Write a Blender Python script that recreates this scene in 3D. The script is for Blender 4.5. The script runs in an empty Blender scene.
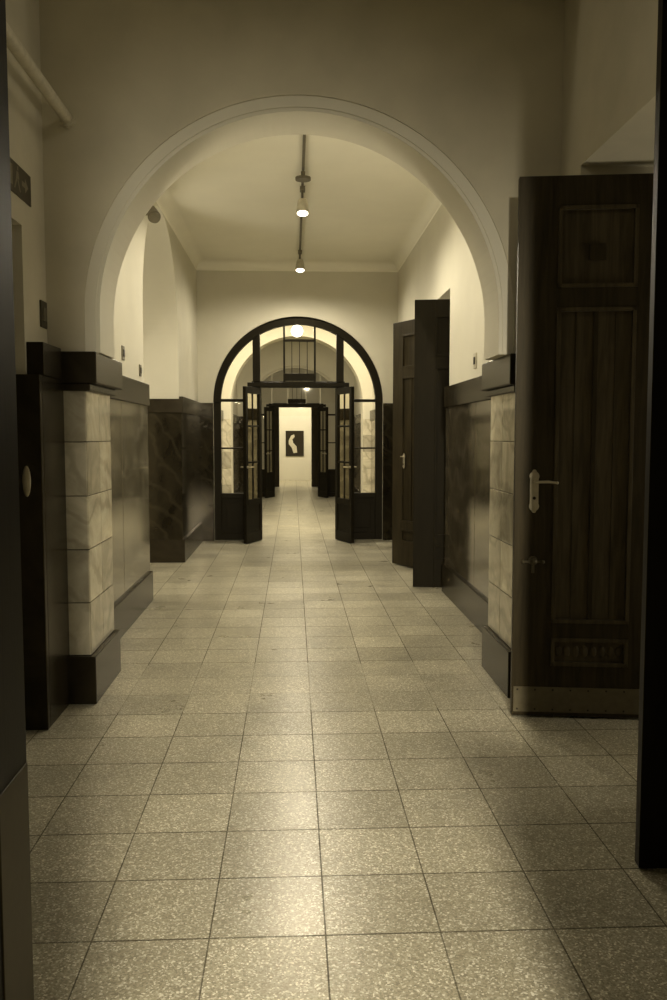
import bpy, bmesh, math, random
from mathutils import Vector, Matrix
random.seed(11)
S=bpy.context.scene
COL=S.collection
try:
    S.view_settings.view_transform='Standard'
    S.view_settings.look='None'
except Exception as e: print(e)
LC=(1,.90,.71)

# ---------------------------------------------------------------- materials
def newmat(name,spec=.5):
    m=bpy.data.materials.new(name); m.use_nodes=True
    nt=m.node_tree; b=nt.nodes['Principled BSDF']
    b.inputs['Specular IOR Level'].default_value=spec
    b.inputs['Specular Tint'].default_value=(1,.90,.68,1)
    return m,nt,b
def N(nt,t,**k):
    n=nt.nodes.new(t)
    for a,v in k.items(): setattr(n,a,v)
    return n
def mathn(nt,op,a,b=None,c=None):
    n=N(nt,'ShaderNodeMath',operation=op)
    for i,v in enumerate((a,b,c)):
        if v is None: continue
        if isinstance(v,(int,float)): n.inputs[i].default_value=v
        else: nt.links.new(v,n.inputs[i])
    return n.outputs[0]
def mixc(nt,fac,a,b):
    n=N(nt,'ShaderNodeMix',data_type='RGBA')
    for i,v in ((0,fac),(6,a),(7,b)):
        if isinstance(v,(int,float)): n.inputs[i].default_value=v
        elif isinstance(v,tuple): n.inputs[i].default_value=(*v,1)
        else: nt.links.new(v,n.inputs[i])
    return n.outputs[2]
def ramp(nt,fac,stops):
    n=N(nt,'ShaderNodeValToRGB')
    e=n.color_ramp.elements
    while len(e)<len(stops): e.new(0.5)
    for i,(p,c) in enumerate(stops):
        e[i].position=p; e[i].color=(*c,1) if len(c)==3 else c
    nt.links.new(fac,n.inputs[0]); return n.outputs[0]
def noise(nt,scale,detail=4,vec=None,rough=0.55,dist=0):
    n=N(nt,'ShaderNodeTexNoise'); n.inputs['Scale'].default_value=scale
    n.inputs['Detail'].default_value=detail; n.inputs['Roughness'].default_value=rough
    n.inputs['Distortion'].default_value=dist
    if vec is not None: nt.links.new(vec,n.inputs['Vector'])
    return n.outputs['Fac']
def pos(nt):
    return N(nt,'ShaderNodeNewGeometry').outputs['Position']
def objc(nt,sc=(1,1,1),rot=(0,0,0)):
    t=N(nt,'ShaderNodeTexCoord').outputs['Object']
    m=N(nt,'ShaderNodeMapping'); m.inputs['Scale'].default_value=sc; m.inputs['Rotation'].default_value=rot
    nt.links.new(t,m.inputs['Vector']); return m.outputs[0]
def bump(nt,b,h,strength,dist=0.01):
    n=N(nt,'ShaderNodeBump'); n.inputs['Strength'].default_value=strength; n.inputs['Distance'].default_value=dist
    nt.links.new(h,n.inputs['Height']); nt.links.new(n.outputs[0],b.inputs['Normal'])

def plaster(name,c,var=.12):
    m,nt,b=newmat(name,.3)
    f=noise(nt,1.9,6,pos(nt)); d=tuple(x*(1-var*1.6) for x in c)
    nt.links.new(ramp(nt,f,[(.3,d),(.7,c)]),b.inputs['Base Color'])
    b.inputs['Roughness'].default_value=.75
    bump(nt,b,noise(nt,60,3,pos(nt)),.12,.004)
    return m
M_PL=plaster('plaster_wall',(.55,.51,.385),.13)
M_P2=plaster('plaster_brightened',(.62,.59,.475),.05)  # wall plaster lightened: brightness of lit arch underside and rear walls put into colour
M_CE=plaster('plaster_ceiling',(.84,.81,.68),.03)

def wood(name,c1,c2,rough=.32,spec=.25):
    m,nt,b=newmat(name,spec)
    v=objc(nt,(14,14,1.2))
    f=noise(nt,2.2,6,v,.6,.6)
    nt.links.new(ramp(nt,f,[(.3,c1),(.7,c2)]),b.inputs['Base Color'])
    b.inputs['Roughness'].default_value=rough
    bump(nt,b,f,.15,.003)
    return m
M_WD=wood('dark_walnut',(.014,.011,.0055),(.036,.028,.014),.45,.16)
M_WP=wood('walnut_panel',(.024,.019,.010),(.070,.056,.031),.40,.28)
M_WK=wood('blackened_wood',(.006,.005,.0025),(.011,.009,.005),.5,.12)

def marble(name,c1,c2,c3,rough=.22,scale=1.6,vein=.4,spec=.45,ws=1.1):
    m,nt,b=newmat(name,spec)
    v=objc(nt,(1,1,1),(.5,.6,.3))
    f=noise(nt,scale,8,v,.62,1.4)
    w=N(nt,'ShaderNodeTexWave'); w.inputs['Scale'].default_value=ws; w.inputs['Distortion'].default_value=9
    w.inputs['Detail'].default_value=4; w.inputs['Detail Scale'].default_value=1.3
    nt.links.new(v,w.inputs['Vector'])
    a=ramp(nt,f,[(.32,c1),(.62,c2)])
    k=ramp(nt,w.outputs['Fac'],[(.78,(0,0,0)),(1,(vein,vein,vein))])
    nt.links.new(mixc(nt,k,a,c3),b.inputs['Base Color'])
    b.inputs['Roughness'].default_value=rough
    return m
M_MD=marble('dark_marble',(.008,.0065,.0035),(.023,.019,.011),(.045,.038,.023),.10,vein=.4,spec=.5,ws=1.6)
M_MR=marble('brown_marble',(.020,.017,.010),(.066,.056,.036),(.12,.10,.07),.09,scale=2.6,vein=.45,spec=1.0,ws=1.8)
M_MM=marble('grey_brown_marble',(.07,.062,.041),(.18,.163,.115),(.27,.245,.18),.09,scale=2.6,vein=.45,spec=1.0,ws=1.8)
M_MK=marble('black_base_marble',(.010,.008,.0042),(.024,.019,.011),(.03,.025,.015),.26,vein=.3,spec=.25)
M_T=[marble('pale_marble_tile_%s'%n,tuple(x*k for x in (.32,.29,.21)),tuple(x*k for x in (.56,.52,.395)),(.20,.18,.125),.09,3.0,vein=.42,spec=.9,ws=1.7)
     for n,k in (('light',1.2),('mid',1.0),('deep',.78))]
def simple(name,c,rough=.5,metal=0,em=None,es=0):
    m,nt,b=newmat(name,.3)
    f=noise(nt,25,3,objc(nt))
    d=tuple(x*.8 for x in c)
    nt.links.new(ramp(nt,f,[(.3,d),(.7,c)]),b.inputs['Base Color'])
    b.inputs['Roughness'].default_value=rough; b.inputs['Metallic'].default_value=metal
    if em:
        b.inputs['Emission Color'].default_value=(*em,1); b.inputs['Emission Strength'].default_value=es
    return m
M_GR=simple('tile_grout',(.10,.088,.06),.8)
M_BR=simple('aged_brass',(.50,.45,.32),.4,.6)
M_KP=simple('kick_plate_metal',(.13,.112,.07),.45,.4)
M_DB=simple('dark_bronze',(.11,.095,.06),.45,.5)
M_GP=simple('worn_guard_plate',(.04,.033,.018),.5,.2)
M_WH=simple('cream_paint',(.52,.48,.36),.45)
M_DP=simple('dark_grey_plastic',(.055,.047,.03),.5)
M_MP=simple('mid_grey_plastic',(.14,.125,.085),.5)
M_PS=simple('faded_sign_white',(.20,.18,.125),.5)
M_BK=simple('black_metal',(.02,.016,.01),.4)
M_EM=simple('lamp_glow',(.9,.85,.7),.4,0,(1,.95,.8),9)
M_GL=simple('globe_glow',(.9,.85,.7),.4,0,(1,.95,.8),8)

def glass():
    m,nt,b=newmat('window_glass')
    out=nt.nodes['Material Output']
    tr=N(nt,'ShaderNodeBsdfTransparent'); tr.inputs[0].default_value=(.97,.96,.93,1)
    gl=N(nt,'ShaderNodeBsdfGlossy'); gl.inputs['Roughness'].default_value=.03; gl.inputs[0].default_value=(.5,.48,.4,1)
    fr=N(nt,'ShaderNodeFresnel'); fr.inputs[0].default_value=1.2
    mx=N(nt,'ShaderNodeMixShader')
    nt.links.new(fr.outputs[0],mx.inputs[0]); nt.links.new(tr.outputs[0],mx.inputs[1]); nt.links.new(gl.outputs[0],mx.inputs[2])
    nt.links.new(mx.outputs[0],out.inputs[0]); nt.nodes.remove(b)
    return m
M_GLASS=glass()

def floor_mat():
    m,nt,b=newmat('terrazzo_tile_floor',.6)
    p=pos(nt); s=N(nt,'ShaderNodeSeparateXYZ'); nt.links.new(p,s.inputs[0])
    T=.348
    tx=mathn(nt,'DIVIDE',mathn(nt,'SUBTRACT',s.outputs[0],.093-20*T),T)
    ty=mathn(nt,'DIVIDE',mathn(nt,'SUBTRACT',s.outputs[1],4.56-40*T),T)
    def line(t,w):
        fr=mathn(nt,'FRACT',t); d=mathn(nt,'ABSOLUTE',mathn(nt,'SUBTRACT',fr,.5))
        return mathn(nt,'GREATER_THAN',d,.5-w)
    j=mathn(nt,'MAXIMUM',line(tx,.0072),line(ty,.010))
    inb=mathn(nt,'MULTIPLY',mathn(nt,'GREATER_THAN',s.outputs[1],4.60),mathn(nt,'LESS_THAN',s.outputs[1],5.56))
    j=mathn(nt,'MULTIPLY',j,mathn(nt,'SUBTRACT',1,mathn(nt,'MULTIPLY',inb,.6)))
    j=mathn(nt,'MULTIPLY',j,ramp(nt,noise(nt,3.3,4,p),[(.3,(.7,.7,.7)),(.6,(1,1,1))]))
    cb=N(nt,'ShaderNodeCombineXYZ')
    nt.links.new(mathn(nt,'FLOOR',tx),cb.inputs[0]); nt.links.new(mathn(nt,'FLOOR',ty),cb.inputs[1])
    wn=N(nt,'ShaderNodeTexWhiteNoise',noise_dimensions='2D'); nt.links.new(cb.outputs[0],wn.inputs['Vector'])
    v=N(nt,'ShaderNodeTexVoronoi'); v.inputs['Scale'].default_value=180; nt.links.new(p,v.inputs['Vector'])
    sc=N(nt,'ShaderNodeSeparateColor'); nt.links.new(v.outputs['Color'],sc.inputs[0])
    base=ramp(nt,sc.outputs[0],[(0,(.21,.19,.128)),(.45,(.33,.30,.208)),(.8,(.41,.38,.277)),(1,(.78,.75,.61))])
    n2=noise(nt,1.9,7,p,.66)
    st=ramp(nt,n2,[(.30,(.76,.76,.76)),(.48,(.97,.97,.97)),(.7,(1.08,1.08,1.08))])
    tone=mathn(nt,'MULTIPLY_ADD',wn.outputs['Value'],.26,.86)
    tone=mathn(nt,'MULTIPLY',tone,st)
    vm=N(nt,'ShaderNodeVectorMath',operation='SCALE'); nt.links.new(base,vm.inputs[0]); nt.links.new(tone,vm.inputs['Scale'])
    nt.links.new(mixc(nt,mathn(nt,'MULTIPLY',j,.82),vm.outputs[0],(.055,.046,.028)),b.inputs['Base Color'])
    r=mathn(nt,'MULTIPLY_ADD',noise(nt,4,4,p),.10,.235)
    r=mathn(nt,'MULTIPLY_ADD',wn.outputs['Value'],.05,r)
    r=mathn(nt,'ADD',r,mathn(nt,'MULTIPLY',j,.5))
    nt.links.new(r,b.inputs['Roughness'])
    nt.links.new(mathn(nt,'MULTIPLY_ADD',j,-.6,.64),b.inputs['Specular IOR Level'])
    h=mathn(nt,'ADD',mathn(nt,'MULTIPLY',noise(nt,14,3,p),.2),mathn(nt,'MULTIPLY',j,-1))
    bump(nt,b,h,.12,.004)
    return m
M_FL=floor_mat()

# ---------------------------------------------------------------- mesh builder
class MB:
    def __init__(s): s.v=[];s.f=[];s.m=[];s.mats=[]
    def mi(s,m):
        if m not in s.mats: s.mats.append(m)
        return s.mats.index(m)
    def quad(s,pts,m):
        i=len(s.v); s.v+= [tuple(p) for p in pts]; s.f.append(tuple(range(i,i+len(pts)))); s.m.append(s.mi(m))
    def box(s,x0,x1,y0,y1,z0,z1,m):
        x0,x1=sorted((x0,x1));y0,y1=sorted((y0,y1));z0,z1=sorted((z0,z1))
        i=len(s.v)
        s.v+=[(x0,y0,z0),(x1,y0,z0),(x1,y1,z0),(x0,y1,z0),(x0,y0,z1),(x1,y0,z1),(x1,y1,z1),(x0,y1,z1)]
        for f in ((0,3,2,1),(4,5,6,7),(0,1,5,4),(1,2,6,5),(2,3,7,6),(3,0,4,7)):
            s.f.append(tuple(i+k for k in f)); s.m.append(s.mi(m))
    def cyl(s,c,axis,r,L,m,seg=24,r2=None):
        a=Vector(axis).normalized(); u=a.orthogonal().normalized(); w=a.cross(u)
        r2=r if r2 is None else r2
        i=len(s.v); c=Vector(c)
        for k in range(seg):
            t=2*math.pi*k/seg; d=u*math.cos(t)+w*math.sin(t)
            s.v.append(tuple(c+d*r)); s.v.append(tuple(c+a*L+d*r2))
        for k in range(seg):
            k2=(k+1)%seg
            s.f.append((i+2*k,i+2*k2,i+2*k2+1,i+2*k+1)); s.m.append(s.mi(m))
        s.f.append(tuple(i+2*k for k in reversed(range(seg)))); s.m.append(s.mi(m))
        s.f.append(tuple(i+2*k+1 for k in range(seg))); s.m.append(s.mi(m))
    def sphere(s,c,r,m,sc=(1,1,1),nu=24,nv=14):
        i=len(s.v)
        for a in range(nv+1):
            th=math.pi*a/nv
            for b in range(nu):
                ph=2*math.pi*b/nu
                s.v.append((c[0]+r*sc[0]*math.sin(th)*math.cos(ph),c[1]+r*sc[1]*math.sin(th)*math.sin(ph),c[2]+r*sc[2]*math.cos(th)))
        for a in range(nv):
            for b in range(nu):
                b2=(b+1)%nu
                s.f.append((i+a*nu+b,i+(a+1)*nu+b,i+(a+1)*nu+b2,i+a*nu+b2)); s.m.append(s.mi(m))
    def arch(s,a0,a1,z0,ztop,ca,r,cz,b0,b1,m,axis='x',seg=64,mi=None):
        P=(lambda a,b,z:(a,b,z)) if axis=='x' else (lambda a,b,z:(b,a,z))
        L,R=ca-r,ca+r
        mi=mi or m
        if axis=='x':
            bx=lambda p,q,zz0,zz1:s.box(p,q,b0,b1,zz0,zz1,m)
        else:
            bx=lambda p,q,zz0,zz1:s.box(b0,b1,p,q,zz0,zz1,m)
        if a0<L-1e-4: bx(a0,L,z0,ztop)
        if a1>R+1e-4: bx(R,a1,z0,ztop)
        pts=[(ca-r*math.cos(math.pi*k/seg),cz+r*math.sin(math.pi*k/seg)) for k in range(seg+1)]
        for k in range(seg):
            (p,zp),(q,zq)=pts[k],pts[k+1]
            for b in (b0,b1): s.quad([P(p,b,zp),P(q,b,zq),P(q,b,ztop),P(p,b,ztop)],m)
            s.quad([P(p,b0,zp),P(p,b1,zp),P(q,b1,zq),P(q,b0,zq)],mi)
            s.quad([P(p,b0,ztop),P(p,b1,ztop),P(q,b1,ztop),P(q,b0,ztop)],m)
    def ring(s,ca,cz,r0,r1,b0,b1,m,seg=64):
        for k in range(seg):
            c=[]
            for t in (math.pi*k/seg,math.pi*(k+1)/seg):
                for r in (r0,r1): c.append((ca-r*math.cos(t),cz+r*math.sin(t)))
            A,B,C,D=c[0],c[1],c[3],c[2]
            for b in (b0,b1): s.quad([(q[0],b,q[1]) for q in (A,B,C,D)],m)
            s.quad([(A[0],b0,A[1]),(A[0],b1,A[1]),(D[0],b1,D[1]),(D[0],b0,D[1])],m)
            s.quad([(B[0],b0,B[1]),(B[0],b1,B[1]),(C[0],b1,C[1]),(C[0],b0,C[1])],m)
    def obj(s,name,parent=None,bevel=0,smooth=False,label=None,cat=None,struct=False,group=None,loc=None):
        me=bpy.data.meshes.new(name); me.from_pydata(s.v,[],s.f)
        for m in s.mats: me.materials.append(m)
        for p,i in zip(me.polygons,s.m): p.material_index=i
        bm=bmesh.new(); bm.from_mesh(me); bmesh.ops.remove_doubles(bm,verts=bm.verts,dist=1e-5) if smooth else None
        bmesh.ops.recalc_face_normals(bm,faces=bm.faces); bm.to_mesh(me); bm.free()
        if smooth:
            for p in me.polygons: p.use_smooth=True
            try: me.set_sharp_from_angle(angle=math.radians(40))
            except Exception: pass
        o=bpy.data.objects.new(name,me); COL.objects.link(o)
        if bevel:
            b=o.modifiers.new('bevel','BEVEL'); b.width=bevel; b.segments=2; b.limit_method='ANGLE'
        if parent: o.parent=parent
        tag(o,label,cat,struct,group)
        if loc: o.location=loc
        return o
def tag(o,label=None,cat=None,struct=False,group=None):
    if label: o['label']=label
    if cat: o['category']=cat
    if struct: o['kind']='structure'
    if group: o['group']=group
def empty(name,loc=(0,0,0),rz=0,**k):
    e=bpy.data.objects.new(name,None); e.empty_display_size=.2; COL.objects.link(e)
    e.location=loc; e.rotation_euler=(0,0,rz); tag(e,**k); return e

ZT=3.95
# ---------------------------------------------------------------- floor, ceiling
b=MB(); b.box(-4,4,-3.2,29,-.1,0,M_FL)
b.obj('floor',label='speckled terrazzo tile floor, polished, square tiles with dark joints',cat='floor',struct=True)
b=MB(); b.box(-4,4,-3.2,29,ZT-.05,ZT+.1,M_CE)
b.obj('ceiling',label='plain pale plastered corridor ceiling',cat='ceiling',struct=True)

# outer shell
b=MB(); b.box(-4.1,-4,-3.2,29,0,ZT,M_PL); b.box(4,4.1,-3.2,29,0,ZT,M_PL)
b.obj('wall_outer',label='plain plaster walls of the adjoining rooms',cat='wall',struct=True)
b=MB(); b.box(-4,4,-3.3,-3.2,0,ZT,M_PL); b.box(-4,.12,-1.1,-1.0,0,ZT,M_PL); b.box(1.35,4,-1.1,-1.0,0,ZT,M_PL)  # the two nearer partitions are added, unseen, to bound the floor light
b.obj('wall_back',label='plain plaster back wall with added unseen partitions that shape the light',cat='wall',struct=True)
b=MB(); b.box(.565,.745,-.56,-.50,0,2.02,M_WD); b.box(.54,.77,-.60,-.46,0,.06,M_WD); b.box(.555,.755,-.575,-.485,1.98,2.05,M_WD)  # unseen post added only to throw a shadow band across the floor
b.obj('trim_45',label='added unseen dark post that casts a shadow band on the floor',cat='post',struct=True)
b=MB(); b.box(-4,4,28.6,28.8,0,ZT,M_P2)
b.obj('wall_end',label='bright plain white wall closing the long corridor',cat='wall',struct=True)
b=MB(); b.box(-1.95,-.46,25.0,25.2,0,ZT,M_P2); b.box(.60,2.1,25.0,25.2,0,ZT,M_P2); b.box(-.46,.60,25.0,25.2,2.35,ZT,M_P2)
b.obj('wall_distant',label='pale cross wall with a narrow doorway near the corridor end',cat='wall',struct=True)
b=MB(); b.box(-4,-.72,1.84,2.0,0,ZT,M_PL); b.box(1.03,4,1.84,2.0,0,ZT,M_PL); b.box(-.72,1.03,1.84,2.0,3.65,ZT,M_PL)
b.obj('wall_entrance',label='plaster wall pierced by the entrance doorway',cat='wall',struct=True)

# side walls
WL=-1.33; WLT=-1.95; WR=1.48; WRT=2.10
b=MB()
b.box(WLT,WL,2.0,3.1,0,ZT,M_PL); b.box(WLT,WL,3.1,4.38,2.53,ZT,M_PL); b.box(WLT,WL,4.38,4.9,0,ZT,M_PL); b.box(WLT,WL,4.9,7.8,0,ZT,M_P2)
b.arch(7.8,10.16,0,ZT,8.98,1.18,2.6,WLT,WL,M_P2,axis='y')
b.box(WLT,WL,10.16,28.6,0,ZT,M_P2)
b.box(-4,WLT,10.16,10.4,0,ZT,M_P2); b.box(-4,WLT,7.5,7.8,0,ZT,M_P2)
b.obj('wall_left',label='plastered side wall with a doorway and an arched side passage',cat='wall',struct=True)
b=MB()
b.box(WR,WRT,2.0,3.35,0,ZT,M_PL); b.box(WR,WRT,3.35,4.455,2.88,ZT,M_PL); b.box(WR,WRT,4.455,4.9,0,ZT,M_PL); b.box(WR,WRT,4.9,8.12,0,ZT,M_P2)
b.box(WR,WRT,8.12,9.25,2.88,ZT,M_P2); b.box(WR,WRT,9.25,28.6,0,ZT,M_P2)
b.box(WRT,4,4.9,5.1,0,ZT,M_PL); b.box(WRT,4,7.6,7.8,0,ZT,M_PL); b.box(WRT,4,9.9,10.1,0,ZT,M_PL)
b.obj('wall_right',label='plastered side wall with two tall doorways',cat='wall',struct=True)
# plaster cove between walls and ceiling
b=MB(); rc=.12; zc=ZT-.05; K=8
for k in range(K):
    q=[]
    for t in (k,k+1):
        a=math.pi/2*t/K; q.append((rc*(1-math.sin(a)),rc*(1-math.cos(a))))   # (offset from wall, drop from ceiling)
    (d0,h0),(d1,h1)=q
    b.quad([(WL+d0,5.16,zc-h0),(WL+d0,12.2,zc-h0),(WL+d1,12.2,zc-h1),(WL+d1,5.16,zc-h1)],M_CE)
    b.quad([(WR-d0,5.16,zc-h0),(WR-d0,12.2,zc-h0),(WR-d1,12.2,zc-h1),(WR-d1,5.16,zc-h1)],M_CE)
    b.quad([(WL,12.2-d0,zc-h0),(WR,12.2-d0,zc-h0),(WR,12.2-d1,zc-h1),(WL,12.2-d1,zc-h1)],M_CE)
b.obj('trim_46',smooth=True,label='soft plaster cove where the walls meet the ceiling',cat='cove',struct=True)

# near arch wall
CX=.05; YA=4.78; YB=5.40
b=MB()
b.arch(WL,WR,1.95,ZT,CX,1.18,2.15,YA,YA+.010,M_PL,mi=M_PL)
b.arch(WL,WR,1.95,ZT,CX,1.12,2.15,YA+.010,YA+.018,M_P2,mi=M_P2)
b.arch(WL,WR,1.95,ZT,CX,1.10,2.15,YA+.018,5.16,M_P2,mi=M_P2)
b.box(WL,-1.16,YA+.03,YB-.03,0,1.95,M_GR); b.box(1.28,WR,YA+.03,YB-.03,0,1.95,M_GR)
b.obj('wall_near',label='plaster cross wall with a wide round arch and stepped edge',cat='wall',struct=True)
for nm,y in (('wall_middle',12.2),('wall_far',20.8)):
    b=MB(); b.arch(WL,WR,0,ZT,.08,1.2,1.96,y,y+.3,M_P2)
    b.obj(nm,label='plaster cross wall with a round arch holding a glazed door screen',cat='wall',struct=True)
b=MB(); b.arch(WL,WR,0,ZT,.08,1.22,2.1,16,16.45,M_P2)
b.obj('wall_inner',label='pale plaster cross wall with an open round arch',cat='wall',struct=True)

# ---------------------------------------------------------------- wainscot
def tiles_x(b,x0,x1,y,z0,z1,nx,nz,d,first=0):
    w=(x1-x0)/nx; h=(z1-z0)/nz; g=.0022
    for i in range(nx):
        for k in range(nz):
            b.box(x0+i*w+g,x0+(i+1)*w-g,y,y+d,z0+k*h+g,z0+(k+1)*h-g,random.choice(M_T))
def tiles_y(b,y0,y1,x,z0,z1,ny,nz,d):
    w=(y1-y0)/ny; h=(z1-z0)/nz; g=.0022
    for i in range(ny):
        for k in range(nz):
            b.box(x,x+d,y0+i*w+g,y0+(i+1)*w-g,z0+k*h+g,z0+(k+1)*h-g,random.choice(M_T))
n=[0]
def trim(b,label,bev=.004):
    n[0]+=1; return b.obj('trim_%d'%n[0],bevel=bev,label=label,cat='wall panelling',struct=True)
b=MB()
tiles_x(b,WL+.02,-1.133,YA,.27,1.76,1,5,.03); tiles_y(b,YA+.005,YB,-1.16,.27,1.76,2,5,.03)
trim(b,'pale veined marble tiles facing the arch pier',.003)
b=MB()
tiles_x(b,1.253,WR-.02,YA,.27,1.76,1,5,.03); tiles_y(b,YA+.005,YB,1.28,.27,1.76,2,5,-.03)
trim(b,'pale veined marble tiles facing the arch pier',.003)
for xa,xb in ((WL,-1.06),(1.20,WR)):
    b=MB(); b.box(xa,xb,4.73,YB+.05,1.78,1.95,M_MK)
    if xa<0: b.box(xa,xb-.04,4.75,YB+.03,1.74,1.78,M_MK)
    else: b.box(xa+.03,xb,4.75,YB+.03,1.74,1.78,M_MK)
    trim(b,'dark polished stone cap on the arch pier',.006)
b=MB(); b.box(WL,-1.10,4.75,YB+.03,0,.27,M_MK); trim(b,'dark stone plinth under the tiled arch pier')
b=MB(); b.box(1.22,WR,4.75,YB+.03,0,.27,M_MK); trim(b,'dark stone plinth under the tiled arch pier')

def wains(b,side,y0,y1,mat,panel=1.1,cap=M_MK,ends=True):
    s=1 if side=='L' else -1
    x=WL if side=='L' else WR
    ny=max(1,round((y1-y0)/panel)); w=(y1-y0)/ny
    for i in range(ny): b.box(x,x+s*.03,y0+i*w+.002,y0+(i+1)*w-.002,.25,1.78,mat)
    b.box(x,x+s*.055,y0,y1,0,.27,M_MK)
    b.box(x,x+s*.05,y0,y1,1.76,1.95,cap)
b=MB(); wains(b,'L',YB+.03,7.8,M_MM); trim(b,'polished grey-brown marble wainscot with dark cap and plinth')
b=MB(); wains(b,'L',10.16,12.2,M_MD)
b.box(-2.6,WL+.03,10.13,10.16,.25,1.78,M_MD); b.box(-2.6,WL+.055,10.105,10.16,0,.27,M_MK); b.box(-2.6,WL+.05,10.11,10.16,1.76,1.92,M_MK)
trim(b,'dark glossy marble wainscot turning the corner of the side passage')
b=MB(); wains(b,'R',YB+.03,8.12,M_MR); trim(b,'dark reflective marble wainscot with stone cap')
b=MB(); wains(b,'R',9.25,12.2,M_MD); trim(b,'dark marble wainscot between doorway and glazed screen')
b=MB(); b.box(WLT,WL,7.8,7.83,0,1.9,M_MD); trim(b,'dark marble lining of side passage jamb')
b=MB()
b.box(WL,-1.25,4.38,YA,.0,1.80,M_MK); b.box(WLT,-1.25,4.335,4.38,0,1.80,M_MK)
b.box(WL,-1.245,4.40,4.73,1.80,1.965,M_MK)
trim(b,'black polished stone lining of the doorway corner')
b=MB(); wains(b,'L',2.0,3.1,M_MD); trim(b,'dark marble wainscot beside the doorway')
b=MB(); wains(b,'R',2.0,2.7,M_MD); trim(b,'dark marble wainscot beside the doorway')
b=MB(); wains(b,'R',4.46,4.75,M_MD); trim(b,'dark marble wainscot beside the doorway')
for y in (12.2,20.8):
    b=MB()
    for x0,x1 in ((WL,-1.12),(1.28,WR)):
        b.box(x0,x1,y-.03,y,0,1.95,M_MD)
    trim(b,'dark marble cheeks on both sides of the glazed screen')
b=MB(); wains(b,'L',12.5,16,M_MM); wains(b,'L',16.45,20.8,M_MM); trim(b,'pale marble wainscot of the far corridor')
b=MB(); wains(b,'R',12.5,16,M_MM); wains(b,'R',16.45,20.8,M_MM); trim(b,'pale marble wainscot of the far corridor')
b=MB(); tiles_x(b,WL,-1.14,15.97,.27,1.8,1,5,.03); tiles_x(b,1.30,WR,15.97,.27,1.8,1,5,.03); trim(b,'pale marble tiles on the far arch piers')
b=MB(); b.box(-.62,-.40,24.94,25.26,0,2.42,M_WD); b.box(.54,.78,24.94,25.26,0,2.42,M_WD); b.box(-.40,.54,24.94,25.26,2.3,2.42,M_WD)
trim(b,'dark wooden frame of the most distant doorway')

# ---------------------------------------------------------------- entrance jamb + leaf
b=MB(); b.box(-.74,-.64,1.80,2.04,0,3.65,M_WK); b.box(.95,1.04,1.80,2.0,0,3.65,M_WK); b.box(-.74,1.04,1.80,2.0,3.58,3.68,M_WK)
b.box(-.78,-.74,2.0,2.05,0,3.65,M_WK)
fr=b.obj('trim_%d'%40,bevel=.006,label='dark wooden door frame around the entrance opening',cat='door frame',struct=True)
b=MB(); b.box(-.642,-.636,1.83,2.03,.02,.72,M_GP); b.obj('trim_41',bevel=.002,label='worn metal guard plate on the wooden door jamb',cat='guard plate',struct=True)

def leaf_rails(b,W,H,T,st,rails,m,mp,inset=.016):
    b.box(0,st,0,T,0,H,m); b.box(W-st,W,0,T,0,H,m)
    for z0,z1 in rails: b.box(st,W-st,0,T,z0,z1,m)
    rz=sorted(rails)
    for (a,c),(d,e) in zip(rz[:-1],rz[1:]):
        b.box(st,W-st,inset,T-inset,c,d,mp)
        k=.02
        for y0,y1 in ((-.004,inset),(T-inset,T+.004)):
            b.box(st,st+k,y0,y1,c,d,mp); b.box(W-st-k,W-st,y0,y1,c,d,mp)
            b.box(st,W-st,y0,y1,c,c+k,mp); b.box(st,W-st,y0,y1,d-k,d,mp)
def lever(parent,x,z,sgn=1,k=1):
    b=MB(); y=-.005
    b.box(x-.024*k,x+.024*k,y,0.001,z-.085*k,z+.075*k,M_BR)
    for q in (-1,1):
        c=z+(.08 if q>0 else -.09)*k
        b.cyl((x,y-.001,c),(0,1,0),.028*k,.007,M_BR); b.cyl((x,y-.001,c+q*.026*k),(0,1,0),.012*k,.006,M_BR)
    b.cyl((x,y,z+.045),(0,-1,0),.016*k,.012,M_BR); b.cyl((x,-.01,z+.045),(0,-1,0),.008*k,.04,M_BR)
    b.cyl((x,-.047,z+.045),(sgn,0,.03),.0075*k,.07*k,M_BR,r2=.009*k); b.cyl((x+sgn*.07*k,-.047,z+.047),(sgn,0,-.1),.009*k,.05*k,M_BR,r2=.0055*k); b.sphere((x+sgn*.12*k,-.047,z+.042),.008*k,M_BR)
    b.cyl((x,-.006,z-.04),(0,-1,0),.009*k,.006,M_BK)
    return b.obj('handle',parent=parent,smooth=True,label='pale brass lever handle with long plate')

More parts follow.
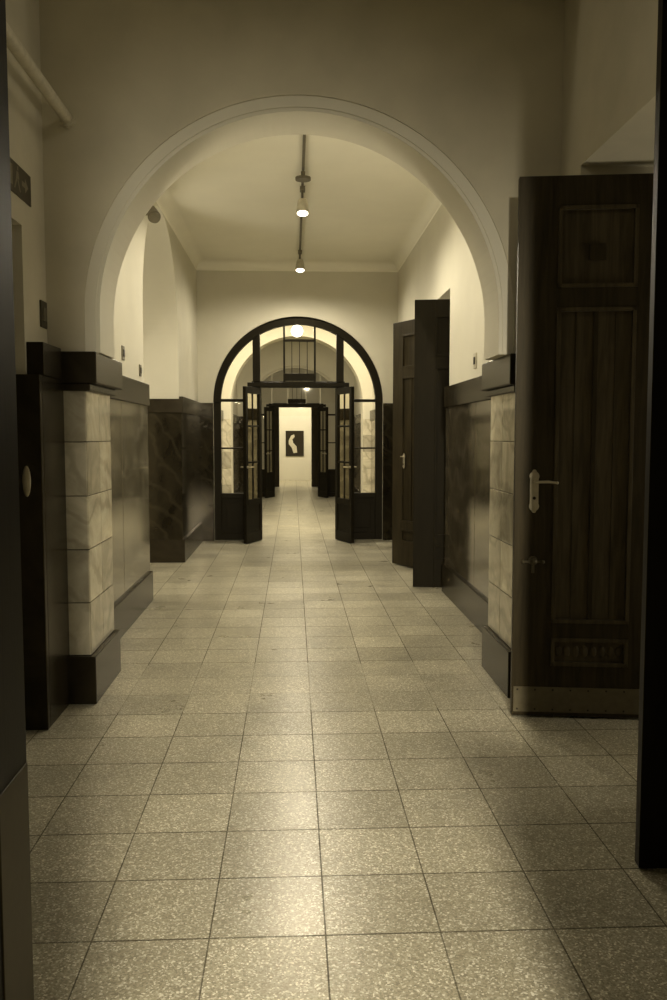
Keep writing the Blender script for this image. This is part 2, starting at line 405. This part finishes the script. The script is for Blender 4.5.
def panel_door(name,p_free,p_hinge,H,label,W=None,detail=True,hand=True,T=.05,z=.012,plain=False,hk=1,kick=True,hx=.10):
    pf=Vector(p_free); ph=Vector(p_hinge); d=ph-pf
    W=d.length; ang=math.atan2(d.y,d.x)
    e=empty(name,(pf.x,pf.y,z),ang,label=label,cat='door',struct=True)
    b=MB()
    m,mp=(M_WK,M_WK) if plain else ((M_WD,M_WP) if detail else (M_WD,M_WD))
    st=min(.2,W*.26)
    rails=[(0,.27),(.42,.50),(2.14,2.24),(H-.15,H)]
    leaf_rails(b,W,H,T,st,rails,m,mp)
    k=(W-2*st)
    b.box(W/2-.011,W/2+.011,.006,.016,.52,2.12,m)
    for i in (1,3):
        x=st+k*i/4
        if detail: b.box(x-.002,x+.002,.014,.0168,.52,2.12,m)
    if detail:
        for i in range(8):
            x=st+.02+(k-.04)*(i+.5)/8
            b.sphere((x,.016,.345),.02,mp,(.95,.35,1.5),12,8)
        b.box(W/2-.04,W/2+.04,.006,.02,2.38,2.46,m)
    b.obj('door_panel',parent=e,bevel=.002)
    if kick:
        b=MB(); b.box(.01,W-.01,-.004,0,.02,.155,M_KP); b.box(.01,W-.01,T,T+.004,.02,.155,M_KP)
        for i in range(9):
            for zz in (.035,.14): b.sphere((.03+i*(W-.06)/8,-.004,zz),.0055,M_BK,(1,.6,1),10,6)
        b.obj('kick_plate',parent=e,label='worn riveted metal kick plate')
    if hand: lever(e,hx,1.20,k=hk,sgn=1 if hx<W/2 else -1)
    if hand and detail:
        b=MB(); b.cyl((.10,0,.83),(0,-1,0),.024,.006,M_DB); b.cyl((.10,0,.83),(0,-1,0),.013,.035,M_DB); b.box(.05,.15,-.010,0,.82,.83,M_DB); b.sphere((.10,-.037,.83),.017,M_DB); b.sphere((.05,-.01,.825),.010,M_DB); b.sphere((.15,-.01,.825),.010,M_DB)
        b.box(.092,.108,-.008,0,.765,.81,M_DB)
        b.obj('lock',parent=e,smooth=True,label='small dark bronze lock with knob')
    b=MB()
    for zz in (.3,1.4,H-.3): b.cyl((W+.004,T/2,zz-.06),(0,0,1),.011,.12,M_BR,16)
    b.obj('hinge',parent=e,smooth=True)
    return e
panel_door('door_1',(1.158,4.43),(1.95,4.325),2.80,'tall dark walnut door standing open with brass lever and kick plate',hk=.92)
panel_door('door_2',(1.17,8.29),(1.93,8.17),2.78,'tall narrow black wooden door standing open across the corridor side',hand=False,detail=False,plain=True,kick=False)
panel_door('door_3',(1.15,9.89),(1.47,9.24),2.76,'dark wooden door with brass handle folded back towards the wall',detail=False,hk=.7,kick=False,plain=False,hx=.24)
panel_door('door_4',(1.185,2.80),(1.465,2.77),3.6,'black wooden door leaf standing edge-on in the entrance',hand=False,T=.05,plain=True,detail=False,kick=False)

# ---------------------------------------------------------------- glazed arch screens
def screen(name,y,label,ri=1.10,H=2.15,far=False):
    e=empty(name,(0.08,y+.07,0),0,label=label,cat='glazed door',struct=True)
    T=.09
    def rel(b,x0,x1,z0,z1,m=M_WK,t=T): b.box(x0,x1,0,t,z0,z1,m)
    b=MB()
    mu=M_P2 if far else M_WK
    b.ring(0,1.96,ri,1.2,-.02,T+.02,mu)
    rel(b,-1.2,-1.10,0,1.96); rel(b,1.10,1.2,0,1.96)
    for s in (-1,1):
        xa,xb=sorted((s*.54,s*.645))
        rel(b,xa,xb,0,2.24)
        if far: rel(b,*sorted((s*.57,s*.60)),2.24,2.97,mu)
        else:
            rel(b,xa,xb,2.24,2.84)
            rel(b,*sorted((s*.54,s*.60)),2.84,2.95); rel(b,*sorted((s*.60,s*.645)),2.84,2.90)
        xa,xb=sorted((s*.645,s*1.10))
        rel(b,xa,xb,.60,.67); rel(b,xa,xb,0,.10); b.box(xa,xb,.02,T-.02,.1,.6,M_WK)
        b.box(xa+.07,xb-.07,.008,.02,.17,.53,M_WK)
        rel(b,xa,xb,1.97,2.01,t=.06); rel(b,xa,xb,1.30,1.325,t=.06)
    rel(b,-.66,.66,2.17,2.26)
    b.box(-.72,.72,-.05,0,2.18,2.24,M_WK)
    b.obj('frame',parent=e,bevel=.004)
    b=MB()
    for x in (-.20,.235): b.box(x-.014,x+.014,.01,.07,2.24,1.96+math.sqrt(1.1**2-.2**2)+.01,mu if far else M_WK)
    b.box(-.20,.235,.01,.07,2.82,2.85,M_WK); b.box(-.20,.235,0,.08,2.27,2.37,M_WK)
    for i in range(1,4):
        x=-.20+.435*i/4; b.box(x-.005,x+.005,.02,.05,2.35,2.82,M_WK)
    b.obj('fanlight',parent=e,bevel=.002)
    b=MB()
    seg=32; y0=.045
    arc=[(-1.10*math.cos(math.pi*k/seg),y0,1.96+1.10*math.sin(math.pi*k/seg)) for k in range(seg+1)]
    b.quad(arc,M_GLASS)
    for s in (-1,1):
        xa,xb=sorted((s*.645,s*1.10)); b.quad([(xa,y0,.67),(xb,y0,.67),(xb,y0,1.96),(xa,y0,1.96)],M_GLASS)
    b.obj('glass',parent=e)
    for s in (-1,1):
        W=.53; ang=math.radians(112)
        b=MB(); t=.045; st=.07
        s_=-s
        def R(x0,x1,a,c,m=M_WK,y0=-t/2,y1=t/2): b.box(min(s_*x0,s_*x1),max(s_*x0,s_*x1),y0,y1,a,c,m)
        R(0,st,0,H); R(W-st,W,0,H); R(st,W-st,0,.14); R(st,W-st,.52,.60); R(st,W-st,H-.09,H)
        R(st,W-st,.14,.52,M_WK,-.012,.012)
        R(st,W-st,1.10,1.125,M_WK,-.014,.014); R(st,W-st,1.6,1.625,M_WK,-.014,.014)
        R(W/2-.010,W/2+.010,.6,H-.09,M_WK,-.010,.010)
        lf=b.obj('door_leaf',parent=e,bevel=.003,label='narrow glazed wooden door leaf swung open')
        lf.location=(s*.54,-.03,.01)
        lf.rotation_euler=(0,0,s_*-ang)
        g=MB(); xa,xb=sorted((s_*st,s_*(W-st))); g.quad([(xa,0,.6),(xb,0,.6),(xb,0,H-.09),(xa,0,H-.09)],M_GLASS); g.obj('glass_pane',parent=lf)
        h=MB(); xh=s_*(W-.035)
        for q in (-1,1):
            yy=q*t/2; h.cyl((xh,yy,1.05),(0,q,0),.018,.01,M_BR); h.cyl((xh,yy,1.05),(0,q,0),.008,.05,M_BR); h.cyl((xh,yy+q*.05,1.05),(-s_,0,0),.009,.10,M_BR)
        h.obj('handle',parent=lf,smooth=True,label='brass lever handle')
    return e
screen('door_5',12.2,'dark wooden arched screen with fanlight and open glazed double doors')
screen('door_6',20.8,'distant screen with pale arched fanlight and dark open glazed double doors',ri=1.15,far=True)

# ---------------------------------------------------------------- lamps
b=MB(); b.box(.088,.112,5.6,12.0,3.87,3.895,M_MP)
b.obj('lighting_track',label='thin grey ceiling lighting track running along the corridor',cat='lighting track')
def spot(y,label,power=60,xo=.1):
    e=empty('track_spotlight',(xo,y,3.87),0,label=label,cat='spotlight',group='track spotlights on the ceiling')
    b=MB(); b.box(-.025,.025,-.06,.06,-.03,0,M_MP); b.cyl((0,0,-.03),(0,0,-1),.009,.10,M_MP); b.obj('bracket',parent=e,smooth=True)
    b=MB(); ax=(0,-.25,-1); b.cyl((0,0,-.12),ax,.042,.06,M_WH,r2=.055); b.cyl((0,-.015,-.18),ax,.055,.07,M_WH,r2=.062)
    b.obj('lamp_head',parent=e,smooth=True,label='cream cylindrical lamp head')
    b=MB(); b.cyl((0,-.0325,-.2505),ax,.050,.004,M_EM); b.obj('bulb',parent=e,smooth=True,label='glowing lamp face')
    l=bpy.data.lights.new('spot','SPOT'); l.energy=power; l.spot_size=math.radians(178); l.spot_blend=.5; l.shadow_soft_size=.08; l.color=LC; l.specular_factor=.22
    o=bpy.data.objects.new('spot_beam',l); COL.objects.link(o); o.parent=e; o.location=(0,-.045,-.29); o.rotation_euler=(-.1,0,0)
    return e
spot(8.45,'cream track spotlight with round base hanging from ceiling track',power=150)
spot(11.3,'cream track spotlight glowing near the glazed screen',power=92)
e=empty('ceiling_lamp',(.1,7.95,3.87),label='small round grey disc fitting on the ceiling track',cat='ceiling fitting')
b=MB(); b.cyl((0,0,0),(0,0,-1),.02,.05,M_MP); b.cyl((0,0,-.05),(0,0,-1),.07,.025,M_MP); b.obj('fitting_disc',parent=e,smooth=True)
e=empty('wall_spotlight',(WL,7.55,3.36),label='small grey spotlight on a bracket beside the side arch',cat='spotlight')
b=MB(); b.cyl((0,0,0),(1,0,0),.035,.015,M_MP); b.cyl((0,0,0),(1,0,.2),.01,.10,M_MP); b.obj('bracket',parent=e,smooth=True)
b=MB(); b.cyl((.12,.05,.07),(.35,-.9,-.7),.04,.15,M_MP,r2=.055); b.cyl((.165,-.06,-.02),(.35,-.9,-.7),.046,.02,M_MP,r2=.046); b.obj('lamp_head',parent=e,smooth=True)
e=empty('pendant_lamp',(.07,13.5,3.9),label='glowing round globe pendant lamp in the far corridor',cat='pendant lamp')
b=MB(); b.cyl((0,0,0),(0,0,-1),.05,.03,M_BK); b.cyl((0,0,0),(0,0,-1),.008,.68,M_BK); b.cyl((0,0,-.64),(0,0,-1),.03,.05,M_BK); b.obj('stem',parent=e,smooth=True)
b=MB(); b.sphere((0,0,-.79),.09,M_GL); b.obj('globe',parent=e,smooth=True,label='glowing white glass globe')
l=bpy.data.lights.new('globe_light','POINT'); l.energy=30; l.shadow_soft_size=.04; l.color=LC; l.specular_factor=.6
o=bpy.data.objects.new('globe_light',l); COL.objects.link(o); o.location=(.07,13.37,3.11)

# pipe
b=MB(); b.cyl((-1.19,2.0,3.17),(0,1,0),.03,2.78,M_WH); b.cyl((-1.19,4.73,3.17),(0,1,0),.038,.05,M_WH)
for y in (2.4,3.6): b.box(WL,-1.19,y-.01,y+.01,3.165,3.175,M_WH)
b.obj('heating_pipe',smooth=True,label='pale painted pipe running along the wall to the arch',cat='pipe')

# exit sign
e=empty('exit_sign',(WL,4.31,2.73),label='dark emergency exit sign with running figure and arrow',cat='sign')
b=MB(); b.box(0,.006,-.22,.22,-.075,.075,M_DP); b.obj('sign_board',parent=e,bevel=.001)
b=MB(); x=.0068
def P(pts): b.quad([(x,p,q) for p,q in pts],M_PS)
P([(-.15,-.045),(-.07,-.045),(-.07,.05),(-.15,.05)])
P([(.0,.045),(.02,.045),(.02,.065),(.0,.065)]); P([(-.02,.0),(.03,.005),(.02,.04),(-.01,.038)])
P([(-.02,.0),(-.05,-.05),(-.035,-.05),(.0,0)]); P([(.0,0),(.02,0),(.05,-.05),(.035,-.05)])
P([(.07,-.01),(.12,-.01),(.12,.015),(.07,.015)]); P([(.12,-.035),(.17,.003),(.12,.04)])
b.obj('pictogram',parent=e,label='pale running figure and arrow')
def switch(name,side,y,z,w,h,m,label,mb=None):
    x=WL if side=='L' else WR; s=1 if side=='L' else -1
    e=empty(name,(x,y,z),label=label,cat='switch')
    b=MB(); b.box(0,s*.010,-w/2,w/2,-h/2,h/2,m); b.obj('plate',parent=e,bevel=.003)
    b=MB(); b.box(s*.010,s*.016,-w/4,w/4,-h/4,h/4,mb or M_BK); b.obj('rocker',parent=e,bevel=.002)
switch('wall_switch','L',4.70,2.14,.11,.14,M_DP,'dark square switch plate on the plaster above the black stone',M_MP)
switch('wall_switch','L',6.85,2.14,.09,.11,M_MP,'small grey switch plate above the marble wainscot')
switch('wall_switch','L',7.60,2.06,.08,.10,M_MP,'small grey switch plate next to the side arch')
switch('wall_switch','R',6.95,2.10,.10,.12,M_WH,'small cream switch plate above the dark wainscot')
b=MB(); b.sphere((-1.325,4.334,1.27),.03,M_BR,(.7,.2,2.6))
b.obj('oval_plate',smooth=True,label='pale oval brass plate fixed to the black stone jamb',cat='door plate')

# artwork
e=empty('framed_picture',(.06,28.6,1.22),label='framed dark photograph with a pale curved shape, on the end wall',cat='picture')
b=MB(); w,h=.30,.42
for a in ((-w,w,h-.03,h),(-w,w,-h,-h+.03),(-w,-w+.03,-h,h),(w-.03,w,-h,h)): b.box(a[0],a[1],-.03,0,a[2],a[3],M_BK)
b.obj('picture_frame',parent=e)
b=MB(); b.box(-w+.03,w-.03,-.02,-.002,-h+.03,h-.03,M_BK)
pts=[(-.2,.10),(-.12,.26),(-.02,.30),(.0,.22),(-.08,.14),(-.05,.02),(.06,-.10),(.08,-.30),(-.04,-.32),(-.10,-.14),(-.2,-.02)]
b.quad([(p,-.022,q) for p,q in pts],M_WH)
b.obj('print',parent=e)

# ---------------------------------------------------------------- lights
def area(name,loc,size,power,rot=(0,0,0),col=LC,sy=None):
    l=bpy.data.lights.new(name,'AREA'); l.size=size; l.energy=power; l.color=col
    if sy: l.shape='RECTANGLE'; l.size_y=sy
    o=bpy.data.objects.new(name,l); COL.objects.link(o); o.location=loc; o.rotation_euler=rot
    return o
R=math.radians
l=bpy.data.lights.new('entrance_room_lamp','SPOT'); l.energy=2150; l.spot_size=R(72); l.spot_blend=1; l.shadow_soft_size=.07; l.color=LC
o=bpy.data.objects.new('entrance_room_lamp',l); COL.objects.link(o); o.location=(.446,-2.65,3.0)
o.rotation_euler=(Vector((.0,2.6,0))-Vector((.446,-2.65,3.0))).to_track_quat('-Z','Y').to_euler()
area('corridor_fill_a',(.1,3.2,3.85),.5,6)  # added soft fill over the near hall, no fixture modelled
area('corridor_fill_b',(.1,6.2,3.85),.5,22)  # added ambient fill, hidden from view behind the near arch
area('ceiling_fill_left',(-1.24,5.28,2.25),.12,16,(R(150),0,0))  # added uplight hidden behind the arch leg to soften the ceiling
area('ceiling_fill_right',(1.36,5.28,2.25),.12,13,(R(150),0,0))  # matching added uplight behind the right arch leg, out of view
area('corridor_fill_c',(.08,14.2,3.85),2.3,165,sy=.5)  # added fill above the glazed screen, out of sight, brightens the far corridor
area('corridor_fill_d',(.1,18.0,3.85),2.0,55,sy=.6)  # another added unseen fill, past the inner arch
area('corridor_fill_e',(.1,23.0,3.85),.8,14)  # added unseen fill beyond the second screen
area('corridor_fill_f',(.1,26.6,3.85),.8,190,(R(25),0,0))  # added fill out of view that brightens the end wall
area('side_passage_fill',(-3.8,9.0,2.0),1.6,38,(0,R(-90),0))  # added sideways fill for ceiling and arch underside, source unseen
area('side_room_fill',(3.8,8.9,2.0),1.4,24,(0,R(90),0))  # added sideways fill from the right doorway, source unseen
area('doorway_soffit_fill',(3.4,3.7,1.2),.8,17,(0,R(115),0))  # added unseen fill that brightens the right doorway soffit
w=bpy.data.worlds.new('world'); S.world=w; w.use_nodes=True
w.node_tree.nodes['Background'].inputs[0].default_value=(.05,.045,.03,1)
w.node_tree.nodes['Background'].inputs[1].default_value=.3

# ---------------------------------------------------------------- camera
cd=bpy.data.cameras.new('camera'); cam=bpy.data.objects.new('camera',cd); COL.objects.link(cam)
cd.sensor_fit='VERTICAL'; cd.sensor_height=36; cd.lens=858/1000*36; cd.clip_start=.05; cd.clip_end=100
cam.location=(0,0,1.5); cam.rotation_euler=(math.radians(90-4.33),0,math.radians(-2.70))
S.camera=cam
